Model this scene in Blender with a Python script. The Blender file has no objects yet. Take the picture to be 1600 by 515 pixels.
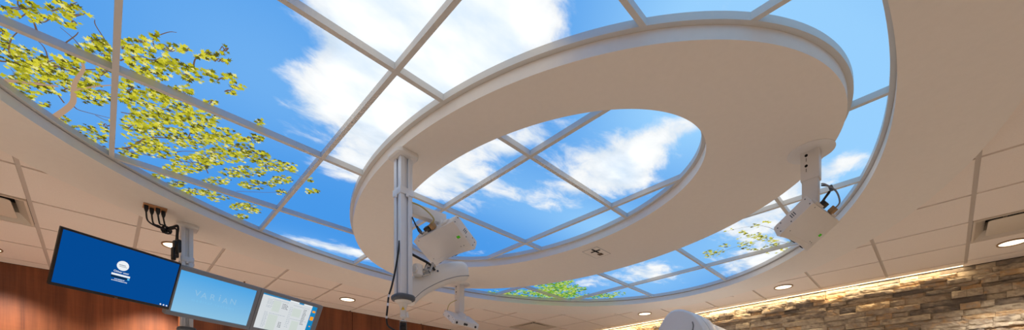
import bpy, bmesh, math, random
from mathutils import Vector, Matrix, noise
rnd = random.Random(7)
C = bpy.context.scene.collection
PI = math.pi
# ------------------------------------------------------------------ place
# room axes: u = along the wood wall, v = along the stone wall; camera stands at u=v=0
TH = 0.7727; CT, ST = math.cos(TH), math.sin(TH)
F, HOR, CX = 661.9, 656.0, 800.0
CZ = 1.12                               # camera height
ZS = CZ + 1.563                         # underside of plaster soffit and ring
ZB = CZ + 1.625                         # underside of the skylight tees
ZP = CZ + 1.659                         # face of the luminous panels
ZT = CZ + 1.622                         # face of the ceiling tiles
U_STONE, V_WOOD, V_WOODL, U_STEP = 6.56, 6.20, 6.757, 0.72
U_BACK, V_BACK = -2.6, -2.2
MC = Matrix(((CT, ST, 0), (-ST, CT, 0), (0, 0, 1)))
def f2w(p): return MC @ Vector(p) + Vector((0, 0, CZ))          # (right, forward, up) -> room
def at(x, y, Y): return f2w(((x-CX)/F*Y, Y, (HOR-y)/F*Y))       # a pixel at a distance
def atz(x, y, z): return at(x, y, F*(z-CZ)/(HOR-y))             # a pixel on a level plane
def topx(p):
    q = MC.transposed() @ (Vector(p) - Vector((0, 0, CZ)))
    return CX + F*q.x/q.y, HOR - F*q.z/q.y
# ------------------------------------------------------------------ materials
def lin(c): return tuple((x/12.92 if x <= .04045 else ((x+.055)/1.055)**2.4) for x in c)
def rgb(r, g, b): return lin((r/255, g/255, b/255))
def nt(name):
    m = bpy.data.materials.new(name); m.use_nodes = True
    t = m.node_tree; t.nodes.clear()
    o = t.nodes.new('ShaderNodeOutputMaterial')
    return m, t, o
def pbr(name, col, rough=.5, metal=0., var=.04, scale=18., bump=0., spec=.5, stretch=None, col2=None):
    m, t, o = nt(name); N = t.nodes.new; L = t.links.new
    b = N('ShaderNodeBsdfPrincipled'); L(b.outputs[0], o.inputs[0])
    b.inputs['Roughness'].default_value = rough; b.inputs['Metallic'].default_value = metal
    b.inputs['Specular IOR Level'].default_value = spec
    tc = N('ShaderNodeTexCoord'); nz = N('ShaderNodeTexNoise'); nz.inputs['Scale'].default_value = scale
    nz.inputs['Detail'].default_value = 5
    if stretch:
        mp = N('ShaderNodeMapping'); mp.inputs['Scale'].default_value = stretch
        L(tc.outputs['Object'], mp.inputs[0]); L(mp.outputs[0], nz.inputs['Vector'])
    else: L(tc.outputs['Object'], nz.inputs['Vector'])
    r = N('ShaderNodeValToRGB'); L(nz.outputs[0], r.inputs[0])
    a = [max(0, x*(1-var)) for x in col]; c = [min(1, x*(1+var)) for x in (col2 or col)]
    r.color_ramp.elements[0].position = .3; r.color_ramp.elements[1].position = .7
    r.color_ramp.elements[0].color = (*a, 1); r.color_ramp.elements[1].color = (*c, 1)
    L(r.outputs[0], b.inputs['Base Color'])
    if bump:
        bp = N('ShaderNodeBump'); bp.inputs['Strength'].default_value = bump; bp.inputs['Distance'].default_value = .003
        L(nz.outputs[0], bp.inputs['Height']); L(bp.outputs[0], b.inputs['Normal'])
    return m
def emis(name, col, s=1.):
    m, t, o = nt(name); e = t.nodes.new('ShaderNodeEmission')
    e.inputs[0].default_value = (*col, 1); e.inputs[1].default_value = s
    t.links.new(e.outputs[0], o.inputs[0]); return m
M = {}
M['plaster'] = pbr('ceiling plaster', rgb(238, 231, 222), .9, var=.012, scale=30, bump=.05)
M['tile'] = pbr('mineral ceiling tile', rgb(242, 231, 221), .95, var=.03, scale=160, bump=.12)
M['tee'] = pbr('painted ceiling tee', rgb(205, 195, 186), .6, var=.01)
M['frame'] = pbr('painted aluminium tee', rgb(214, 212, 208), .5, var=.0, spec=.25)
M['white'] = pbr('white painted metal', rgb(228, 226, 224), .4, var=.012)
M['whiteplastic'] = pbr('white moulded plastic', rgb(232, 230, 226), .32, var=.01)
M['alu'] = pbr('anodised aluminium', rgb(226, 231, 238), .36, .3, var=.02, scale=60, stretch=(1, 1, .05))
M['aluslot'] = pbr('grey aluminium groove', rgb(150, 154, 158), .5, .6, var=.02)  # plain grey, for the seam lines of the hatch
M['grey'] = pbr('dark grey moulded plastic', rgb(82, 90, 100), .45, var=.02)
M['greybezel'] = pbr('grey monitor bezel', rgb(132, 136, 142), .5, var=.02)
M['black'] = pbr('black plastic', rgb(16, 17, 20), .35, var=.05)
M['rubber'] = pbr('black cable rubber', rgb(22, 23, 26), .5, var=.05)
M['steel'] = pbr('bright steel', rgb(190, 192, 194), .25, .9, var=.02)
M['beige'] = pbr('brass connector', rgb(176, 140, 96), .5, .2, var=.03)
M['yellow'] = pbr('yellow sticker', rgb(226, 190, 30), .5, var=.02)
M['yellowcable'] = pbr('pale yellow cable', rgb(186, 176, 120), .5, var=.03)
M['greenlabel'] = emis('glowing green label', rgb(70, 150, 30), .7)  # a label on the pod, given a glow of its own
M['tape'] = pbr('white cable tape', rgb(220, 222, 232), .5, var=.02)
M['hole'] = pbr('black recess', rgb(8, 8, 9), .9, var=.05)
M['bronze'] = pbr('bronze lamp trim', rgb(150, 120, 84), .4, .3, var=.03)
M['copper'] = pbr('copper coloured plate', rgb(190, 140, 96), .45, .3, var=.05)
M['brown'] = pbr('brown sensor', rgb(84, 60, 36), .5, var=.05)
M['vent'] = pbr('cream painted steel', rgb(216, 204, 188), .5, var=.01)
M['floor'] = pbr('warm vinyl floor', rgb(206, 196, 184), .5, var=.06, scale=3)
M['paint'] = pbr('warm wall paint', rgb(222, 206, 188), .8, var=.015)
M['linac'] = pbr('white machine enamel', rgb(226, 230, 238), .35, var=.01)
M['linacgap'] = pbr('grey machine joint', rgb(120, 126, 136), .5, var=.01)
M['lamp'] = emis('warm lamp lens', (1.0, .86, .66), 2.2)
M['led'] = emis('warm strip light', (1.0, .80, .52), 2.6)
# wood veneer
def wood():
    m, t, o = nt('reddish brown wood veneer'); N = t.nodes.new; L = t.links.new
    b = N('ShaderNodeBsdfPrincipled'); b.inputs['Roughness'].default_value = .42; L(b.outputs[0], o.inputs[0])
    tc = N('ShaderNodeTexCoord')
    def nz(sc, scale, det):
        mp = N('ShaderNodeMapping'); mp.inputs['Scale'].default_value = sc; L(tc.outputs['Object'], mp.inputs[0])
        n = N('ShaderNodeTexNoise'); n.inputs['Scale'].default_value = scale; n.inputs['Detail'].default_value = det
        L(mp.outputs[0], n.inputs['Vector']); return n
    n1 = nz((6, 6, .35), 1.6, 6); n2 = nz((60, 60, 1.6), 1.5, 3); n3 = nz((9, 9, 40), 1, 2)
    a = N('ShaderNodeMath'); a.operation = 'MULTIPLY_ADD'; a.inputs[1].default_value = .35
    L(n2.outputs[0], a.inputs[0]); L(n1.outputs[0], a.inputs[2])
    a2 = N('ShaderNodeMath'); a2.operation = 'MULTIPLY_ADD'; a2.inputs[1].default_value = .12
    L(n3.outputs[0], a2.inputs[0]); L(a.outputs[0], a2.inputs[2])
    r = N('ShaderNodeValToRGB'); L(a2.outputs[0], r.inputs[0])
    r.color_ramp.elements[0].position = .5; r.color_ramp.elements[1].position = .95
    r.color_ramp.elements[0].color = (*rgb(96, 50, 27), 1); r.color_ramp.elements[1].color = (*rgb(146, 84, 48), 1)
    L(r.outputs[0], b.inputs['Base Color']); return m
M['wood'] = wood()
# ledgestone: colour per stone from an attribute, mottling from noise
def stone():
    m, t, o = nt('split ledge stone'); N = t.nodes.new; L = t.links.new
    b = N('ShaderNodeBsdfPrincipled'); b.inputs['Roughness'].default_value = .85; L(b.outputs[0], o.inputs[0])
    at_ = N('ShaderNodeAttribute'); at_.attribute_name = 'tone'
    tc = N('ShaderNodeTexCoord'); n = N('ShaderNodeTexNoise'); n.inputs['Scale'].default_value = 14; n.inputs['Detail'].default_value = 7
    mp = N('ShaderNodeMapping'); mp.inputs['Scale'].default_value = (1, .9, 1.4); L(tc.outputs['Object'], mp.inputs[0]); L(mp.outputs[0], n.inputs['Vector'])
    a = N('ShaderNodeMath'); a.operation = 'MULTIPLY_ADD'; a.inputs[1].default_value = .7; L(n.outputs[0], a.inputs[0]); L(at_.outputs['Fac'], a.inputs[2])
    r = N('ShaderNodeValToRGB'); L(a.outputs[0], r.inputs[0]); e = r.color_ramp.elements
    e[0].position = .3; e[0].color = (*rgb(112, 102, 92), 1); e[1].position = 1.15 if False else 1.0; e[1].color = (*rgb(216, 194, 156), 1)
    for p, c in ((.45, (150, 136, 118)), (.6, (192, 176, 150)), (.72, (166, 150, 130)), (.85, (190, 156, 114))):
        x = e.new(p); x.color = (*rgb(*c), 1)
    L(r.outputs[0], b.inputs['Base Color'])
    n2 = N('ShaderNodeTexNoise'); n2.inputs['Scale'].default_value = 60; n2.inputs['Detail'].default_value = 6; L(tc.outputs['Object'], n2.inputs['Vector'])
    bp = N('ShaderNodeBump'); bp.inputs['Strength'].default_value = .6; bp.inputs['Distance'].default_value = .008
    L(n2.outputs[0], bp.inputs['Height']); L(bp.outputs[0], b.inputs['Normal']); return m
M['stone'] = stone()
# printed sky on the luminous panels
def sky():
    m, t, o = nt('backlit sky print'); N = t.nodes.new; L = t.links.new
    e = N('ShaderNodeEmission'); L(e.outputs[0], o.inputs[0])
    def attr(n):
        a = N('ShaderNodeAttribute'); a.attribute_name = n; return a.outputs['Fac']
    def math_(op, a, b, c=None):
        x = N('ShaderNodeMath'); x.operation = op
        for i, q in enumerate((a, b, c)):
            if q is None: continue
            if hasattr(q, 'is_linked'): L(q, x.inputs[i])
            else: x.inputs[i].default_value = q
        return x.outputs[0]
    tc = N('ShaderNodeTexCoord')
    n1 = N('ShaderNodeTexNoise'); n1.inputs['Scale'].default_value = 4.0; n1.inputs['Detail'].default_value = 9; n1.inputs['Roughness'].default_value = .62; n1.inputs['Distortion'].default_value = .35
    mp = N('ShaderNodeMapping'); mp.inputs['Rotation'].default_value = (0, 0, -.5); mp.inputs['Scale'].default_value = (1, 1.7, 1)
    L(tc.outputs['Object'], mp.inputs[0]); L(mp.outputs[0], n1.inputs['Vector'])
    s = math_('MULTIPLY_ADD', n1.outputs[0], 2.5, -1.25)
    cl = attr('cloud')
    x = math_('ADD', cl, s)
    mr = N('ShaderNodeMapRange'); mr.interpolation_type = 'SMOOTHSTEP'; mr.inputs['From Min'].default_value = .12; mr.inputs['From Max'].default_value = 1.12
    L(x, mr.inputs['Value'])
    bl = N('ShaderNodeMix'); bl.data_type = 'RGBA'; L(attr('pale'), bl.inputs[0])
    bl.inputs[6].default_value = (*rgb(50, 143, 230), 1); bl.inputs[7].default_value = (*rgb(152, 208, 254), 1)
    n2 = N('ShaderNodeTexNoise'); n2.inputs['Scale'].default_value = 1.9; n2.inputs['Detail'].default_value = 6; L(mp.outputs[0], n2.inputs['Vector'])
    cr = N('ShaderNodeValToRGB'); L(n2.outputs[0], cr.inputs[0])
    cr.color_ramp.elements[0].position = .34; cr.color_ramp.elements[1].position = .56
    cr.color_ramp.elements[0].color = (*rgb(206, 224, 242), 1); cr.color_ramp.elements[1].color = (*rgb(246, 249, 251), 1)
    mx = N('ShaderNodeMix'); mx.data_type = 'RGBA'; L(mr.outputs[0], mx.inputs[0]); L(bl.outputs[2], mx.inputs[6]); L(cr.outputs[0], mx.inputs[7])
    L(mx.outputs[2], e.inputs[0])
    m2 = N('ShaderNodeMapRange'); m2.interpolation_type = 'SMOOTHSTEP'; m2.inputs['From Min'].default_value = .95; m2.inputs['From Max'].default_value = 1.8; m2.inputs['To Min'].default_value = 1.0; m2.inputs['To Max'].default_value = 1.12
    L(x, m2.inputs['Value']); L(m2.outputs[0], e.inputs[1])
    return m
M['sky'] = sky()
LEAF = [(214, 208, 62), (186, 184, 42), (158, 156, 34), (116, 118, 28), (232, 226, 140), (84, 82, 28)]
LEAFG = [(150, 200, 60), (112, 172, 40), (78, 140, 40), (196, 214, 80), (60, 104, 36), (210, 220, 120)]
for i, c in enumerate(LEAF): M['leaf%d' % i] = emis('printed yellow green leaf %d' % i, rgb(*c))
for i, c in enumerate(LEAFG): M['leafg%d' % i] = emis('printed green leaf %d' % i, rgb(*c))
M['bark'] = emis('printed brown twig', rgb(112, 88, 72)); M['barkl'] = emis('printed pale branch', rgb(176, 146, 122))
for k_ in list(M):
    if k_.startswith(('leaf', 'bark')): M[k_].cycles.emission_sampling = 'NONE'
M['acrylic'] = pbr('white acrylic sheet', rgb(236, 238, 240), .5, var=.01)
# ------------------------------------------------------------------ mesh helpers
class MB:
    def __init__(s): s.bm = bmesh.new()
    def box(s, size, loc=(0, 0, 0), rot=None, bev=0., seg=2):
        g = bmesh.ops.create_cube(s.bm, size=1.)
        vs = g['verts']; bmesh.ops.scale(s.bm, vec=size, verts=vs)
        if bev:
            es = list({e for v in vs for e in v.link_edges})
            r = bmesh.ops.bevel(s.bm, geom=es, offset=bev, segments=seg, affect='EDGES', profile=.5)
            vs = list({v for f in r['faces'] for v in f.verts} | {v for v in vs if v.is_valid})
        mat = Matrix.Translation(loc) @ (rot.to_4x4() if rot is not None else Matrix())
        bmesh.ops.transform(s.bm, matrix=mat, verts=vs); return s
    def lathe(s, prof, mat=None, n=40, close=True):               # prof: (r, z) list about local z
        mat = mat or Matrix(); rows = []
        for r, z in prof:
            if r < 1e-6: rows.append([s.bm.verts.new(mat @ Vector((0, 0, z)))])
            else: rows.append([s.bm.verts.new(mat @ Vector((r*math.cos(2*PI*i/n), r*math.sin(2*PI*i/n), z))) for i in range(n)])
        for a, b in zip(rows, rows[1:]):
            for i in range(n):
                j = (i+1) % n
                if len(a) == 1 and len(b) == 1: continue
                if len(a) == 1: s.bm.faces.new((a[0], b[i], b[j]))
                elif len(b) == 1: s.bm.faces.new((a[i], a[j], b[0]))
                else: s.bm.faces.new((a[i], a[j], b[j], b[i]))
        if close:
            for row in (rows[0], rows[-1]):
                if len(row) > 1: s.bm.faces.new(row)
        return s
    def tube(s, pts, r, n=10, rad=None):
        P = [Vector(p) for p in pts]; rows = []; up = Vector((0, 0, 1))
        for i, p in enumerate(P):
            d = (P[min(i+1, len(P)-1)] - P[max(i-1, 0)]).normalized()
            if i == 0:
                a = d.orthogonal().normalized()
            else:
                a = (a - d*a.dot(d)); a = a.normalized() if a.length > 1e-6 else d.orthogonal().normalized()
            b = d.cross(a); rr = rad[i] if rad else r
            rows.append([s.bm.verts.new(p + (a*math.cos(2*PI*k/n) + b*math.sin(2*PI*k/n))*rr) for k in range(n)])
        for A, B in zip(rows, rows[1:]):
            for k in range(n): s.bm.faces.new((A[k], A[(k+1) % n], B[(k+1) % n], B[k]))
        s.bm.faces.new(rows[0][::-1]); s.bm.faces.new(rows[-1]); return s
    def rod(s, a, b, r, n=16): return s.tube([a, b], r, n)
    def prism(s, poly, mat, h):                                  # poly in local xy, extruded along local z from 0 to h
        a = [s.bm.verts.new(mat @ Vector((x, y, 0))) for x, y in poly]
        b = [s.bm.verts.new(mat @ Vector((x, y, h))) for x, y in poly]
        n = len(poly)
        s.bm.faces.new(a[::-1]); s.bm.faces.new(b)
        for i in range(n): s.bm.faces.new((a[i], a[(i+1) % n], b[(i+1) % n], b[i]))
        return s
    def loops(s, rows, cap=True):                                # list of equal length closed loops of points
        R = [[s.bm.verts.new(p) for p in r] for r in rows]; n = len(R[0])
        for A, B in zip(R, R[1:]):
            for k in range(n): s.bm.faces.new((A[k], A[(k+1) % n], B[(k+1) % n], B[k]))
        if cap: s.bm.faces.new(R[0][::-1]); s.bm.faces.new(R[-1])
        return s
    def ring(s, prof, n=240):                                    # prof: (cx, cy, a, b, z) sections closed into a ring
        R = []
        for cx, cy, a, b, z in prof:
            R.append([s.bm.verts.new((cx + a*math.cos(2*PI*i/n), cy + b*math.sin(2*PI*i/n), z)) for i in range(n)])
        m = len(R)
        for q in range(m):
            A, B = R[q], R[(q+1) % m]
            for i in range(n): s.bm.faces.new((A[i], A[(i+1) % n], B[(i+1) % n], B[i]))
        return s
    def build(s, name, mat, parent=None, kind=None, label=None, ang=32, keep=False, smooth=True):
        bmesh.ops.recalc_face_normals(s.bm, faces=s.bm.faces)
        me = bpy.data.meshes.new(name)
        if parent is not None and not keep:
            bmesh.ops.transform(s.bm, matrix=WM[parent.name].inverted(), verts=s.bm.verts)
        s.bm.to_mesh(me); s.bm.free()
        for m in (mat if isinstance(mat, (list, tuple)) else [mat]): me.materials.append(m)
        if smooth:
            me.polygons.foreach_set('use_smooth', [True]*len(me.polygons)); me.set_sharp_from_angle(angle=math.radians(ang))
        o = bpy.data.objects.new(name, me); C.objects.link(o)
        if parent is not None: o.parent = parent; WM[o.name] = WM[parent.name]
        else: WM[o.name] = Matrix()
        if kind: o['kind'] = kind
        if label: o['label'] = label
        return o
WM = {}
def tag(o, label, cat, group=None):
    o['label'] = label; o['category'] = cat
    if group: o['group'] = group
    return o
def thing(name, label, cat, mat, group=None):
    o = bpy.data.objects.new(name, None); C.objects.link(o); o.empty_display_size = .1
    if not isinstance(mat, Matrix): mat = Matrix.Translation(mat)
    o.matrix_world = mat; WM[o.name] = mat.copy()
    return tag(o, label, cat, group)
def origin(o, p):                                                # move a single mesh thing's origin to p
    p = Vector(p); o.data.transform(Matrix.Translation(-p)); o.location = p; WM[o.name] = Matrix.Translation(p); return o
def spline(pts, k=8):                                            # Catmull-Rom through points
    P = [Vector(p) for p in pts]; out = []
    for i in range(len(P)-1):
        p0, p1, p2, p3 = P[max(i-1, 0)], P[i], P[i+1], P[min(i+2, len(P)-1)]
        for j in range(k):
            t = j/k
            out.append(.5*((2*p1) + (p2-p0)*t + (2*p0-5*p1+4*p2-p3)*t*t + (3*p1-p0-3*p2+p3)*t**3))
    out.append(P[-1]); return out
def text_mesh(txt, size, mat4, extrude=.0004):
    cu = bpy.data.curves.new('t', 'FONT'); cu.body = txt; cu.size = size; cu.align_x = 'CENTER'; cu.align_y = 'CENTER'; cu.extrude = extrude
    o = bpy.data.objects.new('t', cu); C.objects.link(o)
    dg = bpy.context.evaluated_depsgraph_get(); me = bpy.data.meshes.new_from_object(o.evaluated_get(dg))
    bpy.data.objects.remove(o); bpy.data.curves.remove(cu)
    b = MB(); b.bm.from_mesh(me); bpy.data.meshes.remove(me)
    bmesh.ops.transform(b.bm, matrix=mat4, verts=b.bm.verts); return b
def rsq(w, h, r, n=5):                                           # rounded rectangle outline
    P = []
    for cx, cy, a0 in ((w/2-r, h/2-r, 0), (-w/2+r, h/2-r, 90), (-w/2+r, -h/2+r, 180), (w/2-r, -h/2+r, 270)):
        for i in range(n+1):
            a = math.radians(a0 + 90*i/n); P.append((cx + r*math.cos(a), cy + r*math.sin(a)))
    return P
def rsq_loops(w, h, r, sections):                                # (grow, z)
    return [[(x, y, z) for x, y in rsq(w+2*g, h+2*g, r+g)] for g, z in sections]
# ------------------------------------------------------------------ ellipses of the plasterwork
E_SI = (2.316, 2.251, 3.0005, 2.1036)      # edge of the skylight opening
E_SO = (2.316, 2.251, 3.418, 2.604)        # outer edge of the soffit
E_RO = (2.541, 2.256, 1.302, 1.921)        # outer edge of the hanging ring
E_RI = (2.312, 2.2495, 0.791, 1.322)       # its opening
def ins(e, p, g=0.): return ((p[0]-e[0])/(e[2]+g))**2 + ((p[1]-e[1])/(e[3]+g))**2 < 1
def sec(e, g, z): return (e[0], e[1], e[2]+g, e[3]+g, z)
b = MB(); b.ring([sec(E_SI, 0, ZS), sec(E_SO, 0, ZS), sec(E_SO, 0, ZT-.002), sec(E_SI, 0, ZT-.002)])
b.build('trim_1', M['plaster'], kind='structure')['label'] = 'wide white plaster soffit around the oval skylight'
b = MB(); b.ring([sec(E_RI, 0, ZS), sec(E_RO, 0, ZS), sec(E_RO, 0, ZB-.0005), sec(E_RI, 0, ZB-.0005)])
o = b.build('ceiling_ring', M['plaster'])
origin(o, (E_RO[0], E_RO[1], ZS))
tag(o, 'white plaster oval ring hanging under the sky ceiling, with an oval opening in it', 'ceiling ring')
# ------------------------------------------------------------------ skylight grid
GU = [.055, .9945, 1.909, 2.817, 3.716, 4.623]
GV = [.875, 1.798, 2.712, 3.616]
grid = thing('skylight_grid', 'pale grey metal grid of tees and curved edge trims holding the sky panels', 'skylight frame', (E_SI[0], E_SI[1], ZB))
for u in GU:
    k = 1 - ((u-E_SI[0])/E_SI[2])**2; h = E_SI[3]*math.sqrt(k) - .004
    MB().box((.024, 2*h, ZP-ZB-.0008), (u, E_SI[1], (ZB+ZP)/2)).build('long_tee', M['frame'], grid)
for v in GV:
    k = 1 - ((v-E_SI[1])/E_SI[3])**2; h = E_SI[2]*math.sqrt(k) - .004
    us = [E_SI[0]-h] + [u for u in GU if E_SI[0]-h < u < E_SI[0]+h] + [E_SI[0]+h]
    for a, c in zip(us, us[1:]):
        MB().box((c-a-.0245, .024, ZP-ZB-.0008), ((a+c)/2, v, (ZB+ZP)/2)).build('cross_tee', M['frame'], grid)
zt_ = ZP-.0004
for e, s in ((E_SI, -1), (E_RO, 1), (E_RI, -1)):
    MB().ring([sec(e, -s*.012, ZB), sec(e, s*.024, ZB), sec(e, s*.024, zt_), sec(e, -s*.012, zt_)]).build('edge_trim', M['frame'], grid)
# ------------------------------------------------------------------ printed sky panels
def pz(x, y): return atz(x, y, ZP)
# clouds: pixel, radius in metres (along u, along v), weight
CLOUD = [
 ((575, 90), .36, .5, 1.1), ((520, 150), .22, .3, .8), ((480, 120), .18, .35, .45), ((460, 185), .2, .25, .45), ((590, 40), .3, .3, 1.0), ((385, 100), .3, .18, .18),
 ((580, 20), .55, .3, .8), ((640, 55), .4, .5, .95), ((500, 5), .2, .2, .35), ((690, 15), .4, .4, 1.3),
 ((720, 75), .45, .45, 1.4), ((790, 40), .4, .4, 1.2), ((850, 15), .25, .25, .9), ((760, 110), .3, .3, 1.1),
 ((640, 165), .4, .35, 1.4), ((600, 215), .35, .35, 1.1), ((570, 160), .3, .3, .9), ((545, 235), .22, .22, .75),
 ((550, 275), .3, .2, .8), ((595, 262), .25, .2, .8), ((470, 235), .3, .15, .3), ((515, 262), .2, .12, .45),
 ((480, 378), .45, .14, .85), ((535, 388), .35, .16, .9), ((570, 400), .2, .15, .7), ((470, 430), .3, .2, .3),
 ((700, 262), .45, .3, 1.0), ((660, 285), .3, .3, 1.0), ((750, 235), .3, .25, .85), ((690, 300), .3, .2, .5),
 ((835, 205), .2, .28, .9), ((800, 225), .15, .2, .7),
 ((960, 265), .4, .3, 1.1), ((1005, 245), .28, .28, .95), ((905, 285), .3, .25, .8), ((1030, 215), .2, .35, .75), ((1065, 200), .15, .2, .5), ((1000, 200), .2, .2, .35), ((890, 245), .25, .25, .5), ((985, 290), .3, .2, .7),
 ((830, 305), .35, .2, .75), ((775, 300), .3, .15, .5), ((880, 315), .25, .2, .6), ((740, 325), .25, .15, .6), ((725, 395), .3, .15, .7), ((790, 355), .3, .2, .15),
 ((1000, 428), .42, .26, 1.15), ((1035, 415), .3, .25, .8), ((1060, 432), .3, .1, .5), ((1040, 440), .35, .12, .4), ((935, 440), .25, .25, .9), ((905, 440), .2, .2, .6),
 ((1010, 460), .25, .2, .4), ((1150, 350), .45, .3, .85), ((1200, 355), .4, .35, .95), ((1175, 410), .38, .3, 1.2), ((1210, 392), .35, .25, 1.15), ((1215, 318), .3, .25, .7), ((1120, 400), .4, .15, .45), ((1140, 425), .25, .12, .6),
 ((1250, 285), .22, .3, .8), ((1300, 262), .25, .3, .6), ((1330, 250), .2, .2, .5), ((1235, 310), .2, .2, .4),
 ((1090, 8), .25, .12, .4), ((1040, 18), .15, .1, .3), ((1220, 20), .5, .2, .1), ((660, 405), .3, .2, .6), ((760, 380), .3, .2, .35), ((730, 465), .4, .3, .7),
]
PALE = [((1300, 60), .8, .9, .75), ((1340, 200), .5, .5, .75), ((1090, 5), .5, .4, .45), ((400, 110), .6, .6, .3), ((1000, 440), 1.2, .8, .55), ((1180, 370), 1., .8, .6), ((1280, 270), .6, .6, .7),
        ((880, 340), .9, .4, .35), ((1040, 190), .5, .5, .45), ((110, 160), .5, .5, .2), ((480, 390), .5, .3, .35), ((720, 280), .8, .5, .25), ((960, 355), .6, .3, .4)]
KR = lambda p: .56 + .4*min(1, max(0, p[1])/430)
CL = [(pz(*p), a*KR(p), c*KR(p), w) for p, a, c, w in CLOUD]; PL = [(pz(*p), a, c, w) for p, a, c, w in PALE]
def field(L, x, y, base):
    s = base
    for p, a, c, w in L:
        d = ((x-p.x)/a)**2 + ((y-p.y)/c)**2
        if d < 9: s += w*math.exp(-d)
    return s
# printed foliage: clusters (px, py, rx, ry), leaf palette, leaf size
TREE1 = [(30,12,32,16),(100,9,30,10),(75,30,30,8),(118,22,22,7),(112,36,14,10),(4,50,8,10),(12,80,18,26),(45,92,30,22),(92,102,40,22),(60,128,48,18),(128,82,26,14),(150,66,16,14),(163,85,12,22),
 (110,138,32,14),(150,146,26,18),(162,112,14,14),(30,112,30,14),(18,140,18,6),(42,152,14,5),(70,163,12,4),(95,186,14,6),(130,203,20,9),(152,214,16,10),(166,196,10,12),(160,232,10,5),(75,100,40,8),(135,125,20,14),
 (200,72,16,18),(228,90,34,22),(222,62,12,6),(262,74,20,6),(242,56,8,7),(288,76,12,6),(240,118,28,10),(278,108,30,13),(302,122,18,9),(326,86,20,8),(350,76,10,8),(344,94,14,5),(350,122,24,8),(372,134,10,6),(325,112,14,6),(262,100,20,16),(360,144,12,3),
 (200,140,18,22),(230,160,34,22),(268,172,34,22),(308,188,34,16),(250,194,38,18),(210,198,22,22),(300,214,40,17),(350,214,32,15),(395,244,28,11),(340,244,38,13),(392,216,20,7),(406,191,10,5),(352,180,12,4),
 (432,258,28,9),(440,280,18,7),(380,268,36,9),(402,288,28,7),(440,300,9,5),(458,262,9,6),(486,281,7,3),(488,298,11,5),(300,254,38,13),(250,234,28,13),(282,264,32,8),(340,282,22,6),(370,230,30,12),(225,225,30,14),(204,235,18,12),
 (330,160,14,4),(285,140,20,8),(262,145,26,10),(215,120,24,12),
 (250,274,14,5),(300,299,22,6),(340,309,18,6),(380,322,22,6),(398,329,12,4),(375,338,14,4),(320,300,20,5),(276,287,14,5),(410,318,8,3)]
TREE2 = [(780,456,18,4),(815,458,26,6),(860,449,26,8),(885,444,18,8),(848,462,36,6),(900,461,26,5),(940,462,22,4),(968,458,10,3),(905,452,14,5),(830,466,30,3),(872,456,30,8)]
TREE3 = [(1112,395,14,5),(1128,382,8,2),(1108,402,6,1),(1140,386,8,3),(1150,371,8,2),(1165,362,10,3),(1180,352,10,3),(1198,346,6,2),(1150,384,10,2),(1168,380,16,4),(1182,368,14,5),(1195,372,14,5),(1210,378,10,4),(1176,388,20,2),(1200,384,16,3),(1222,385,12,3),(1130,361,7,1),(1142,358,6,1),(1120,392,14,3),(1225,388,8,3),(1205,395,8,2),(1235,378,5,3)]
BR = [  # printed branches: pixel polyline, width start/end in metres, pale?
 ([(84,183),(104,169),(114,158),(115,140),(118,126),(130,108),(128,95)], .055, .018, 1), ([(0,124),(40,128),(90,134)], .05, .018, 1), ([(84,184),(110,165),(125,172),(172,184)], .02, .006, 0),
 ([(115,140),(150,134),(178,132)], .022, .008, 1), ([(0,95),(60,100),(130,108),(170,107)], .018, .008, 0), ([(16,88),(14,75),(18,60),(27,50)], .014, .006, 0), ([(80,125),(72,80),(55,60)], .012, .005, 0),
 ([(127,75),(115,60),(95,43)], .01, .004, 0), ([(103,66),(118,55),(122,50)], .01, .004, 0), ([(172,94),(168,70),(150,40),(148,31)], .012, .004, 0), ([(57,46),(50,30),(30,10),(28,0)], .014, .006, 0), ([(30,28),(45,18)], .012, .005, 0),
 ([(180,232),(205,229),(230,215),(262,215),(290,216),(297,208)], .028, .008, 0), ([(297,208),(330,213),(350,222)], .014, .005, 0), ([(188,94),(210,88),(230,100)], .014, .006, 0), ([(242,75),(240,60),(262,50),(275,50)], .01, .004, 0), ([(302,106),(305,92),(315,86)], .014, .006, 0),
 ([(205,236),(250,246),(290,252),(330,255)], .014, .006, 0), ([(285,255),(275,238),(305,236),(340,240)], .014, .005, 0), ([(190,175),(230,182),(285,190)], .014, .005, 0), ([(380,230),(400,238),(440,262),(470,275)], .01, .004, 0), ([(370,298),(420,300),(460,297)], .01, .004, 0), ([(240,262),(300,285),(350,305),(400,325)], .012, .004, 0),
 ([(325,270),(318,245),(345,235)], .012, .005, 0), ([(150,180),(165,187),(178,188)], .01, .004, 0), ([(100,160),(85,140),(75,125)], .014, .005, 0),
 ([(800,462),(850,455),(900,450)], .02, .01, 0), ([(1235,380),(1190,375),(1150,385),(1115,398)], .012, .004, 0), ([(1235,372),(1190,352),(1130,362)], .01, .004, 0)]
_tw = random.Random(11)
for cx_, cy_, rx_, ry_ in TREE1[::1]:
    for _ in range(2):
        a_ = _tw.uniform(-.5, .6) + (PI if _tw.random() < .3 else 0); l_ = rx_*_tw.uniform(.7, 1.5); x_, y_ = cx_ - l_*.5*math.cos(a_), cy_ - l_*.4*math.sin(a_)
        if 5 < x_ < 470 and y_ > -5: BR.append(([(x_, y_), (x_+l_*.35*math.cos(a_), y_+l_*.25*math.sin(a_)+_tw.uniform(-4, 4)), (x_+l_*.7*math.cos(a_), y_+l_*.5*math.sin(a_)+_tw.uniform(-5, 5)), (x_+l_*math.cos(a_), y_+l_*.7*math.sin(a_))], .012, .004, 0))
leaves = []                                                      # (u, v, size, palette index)
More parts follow.
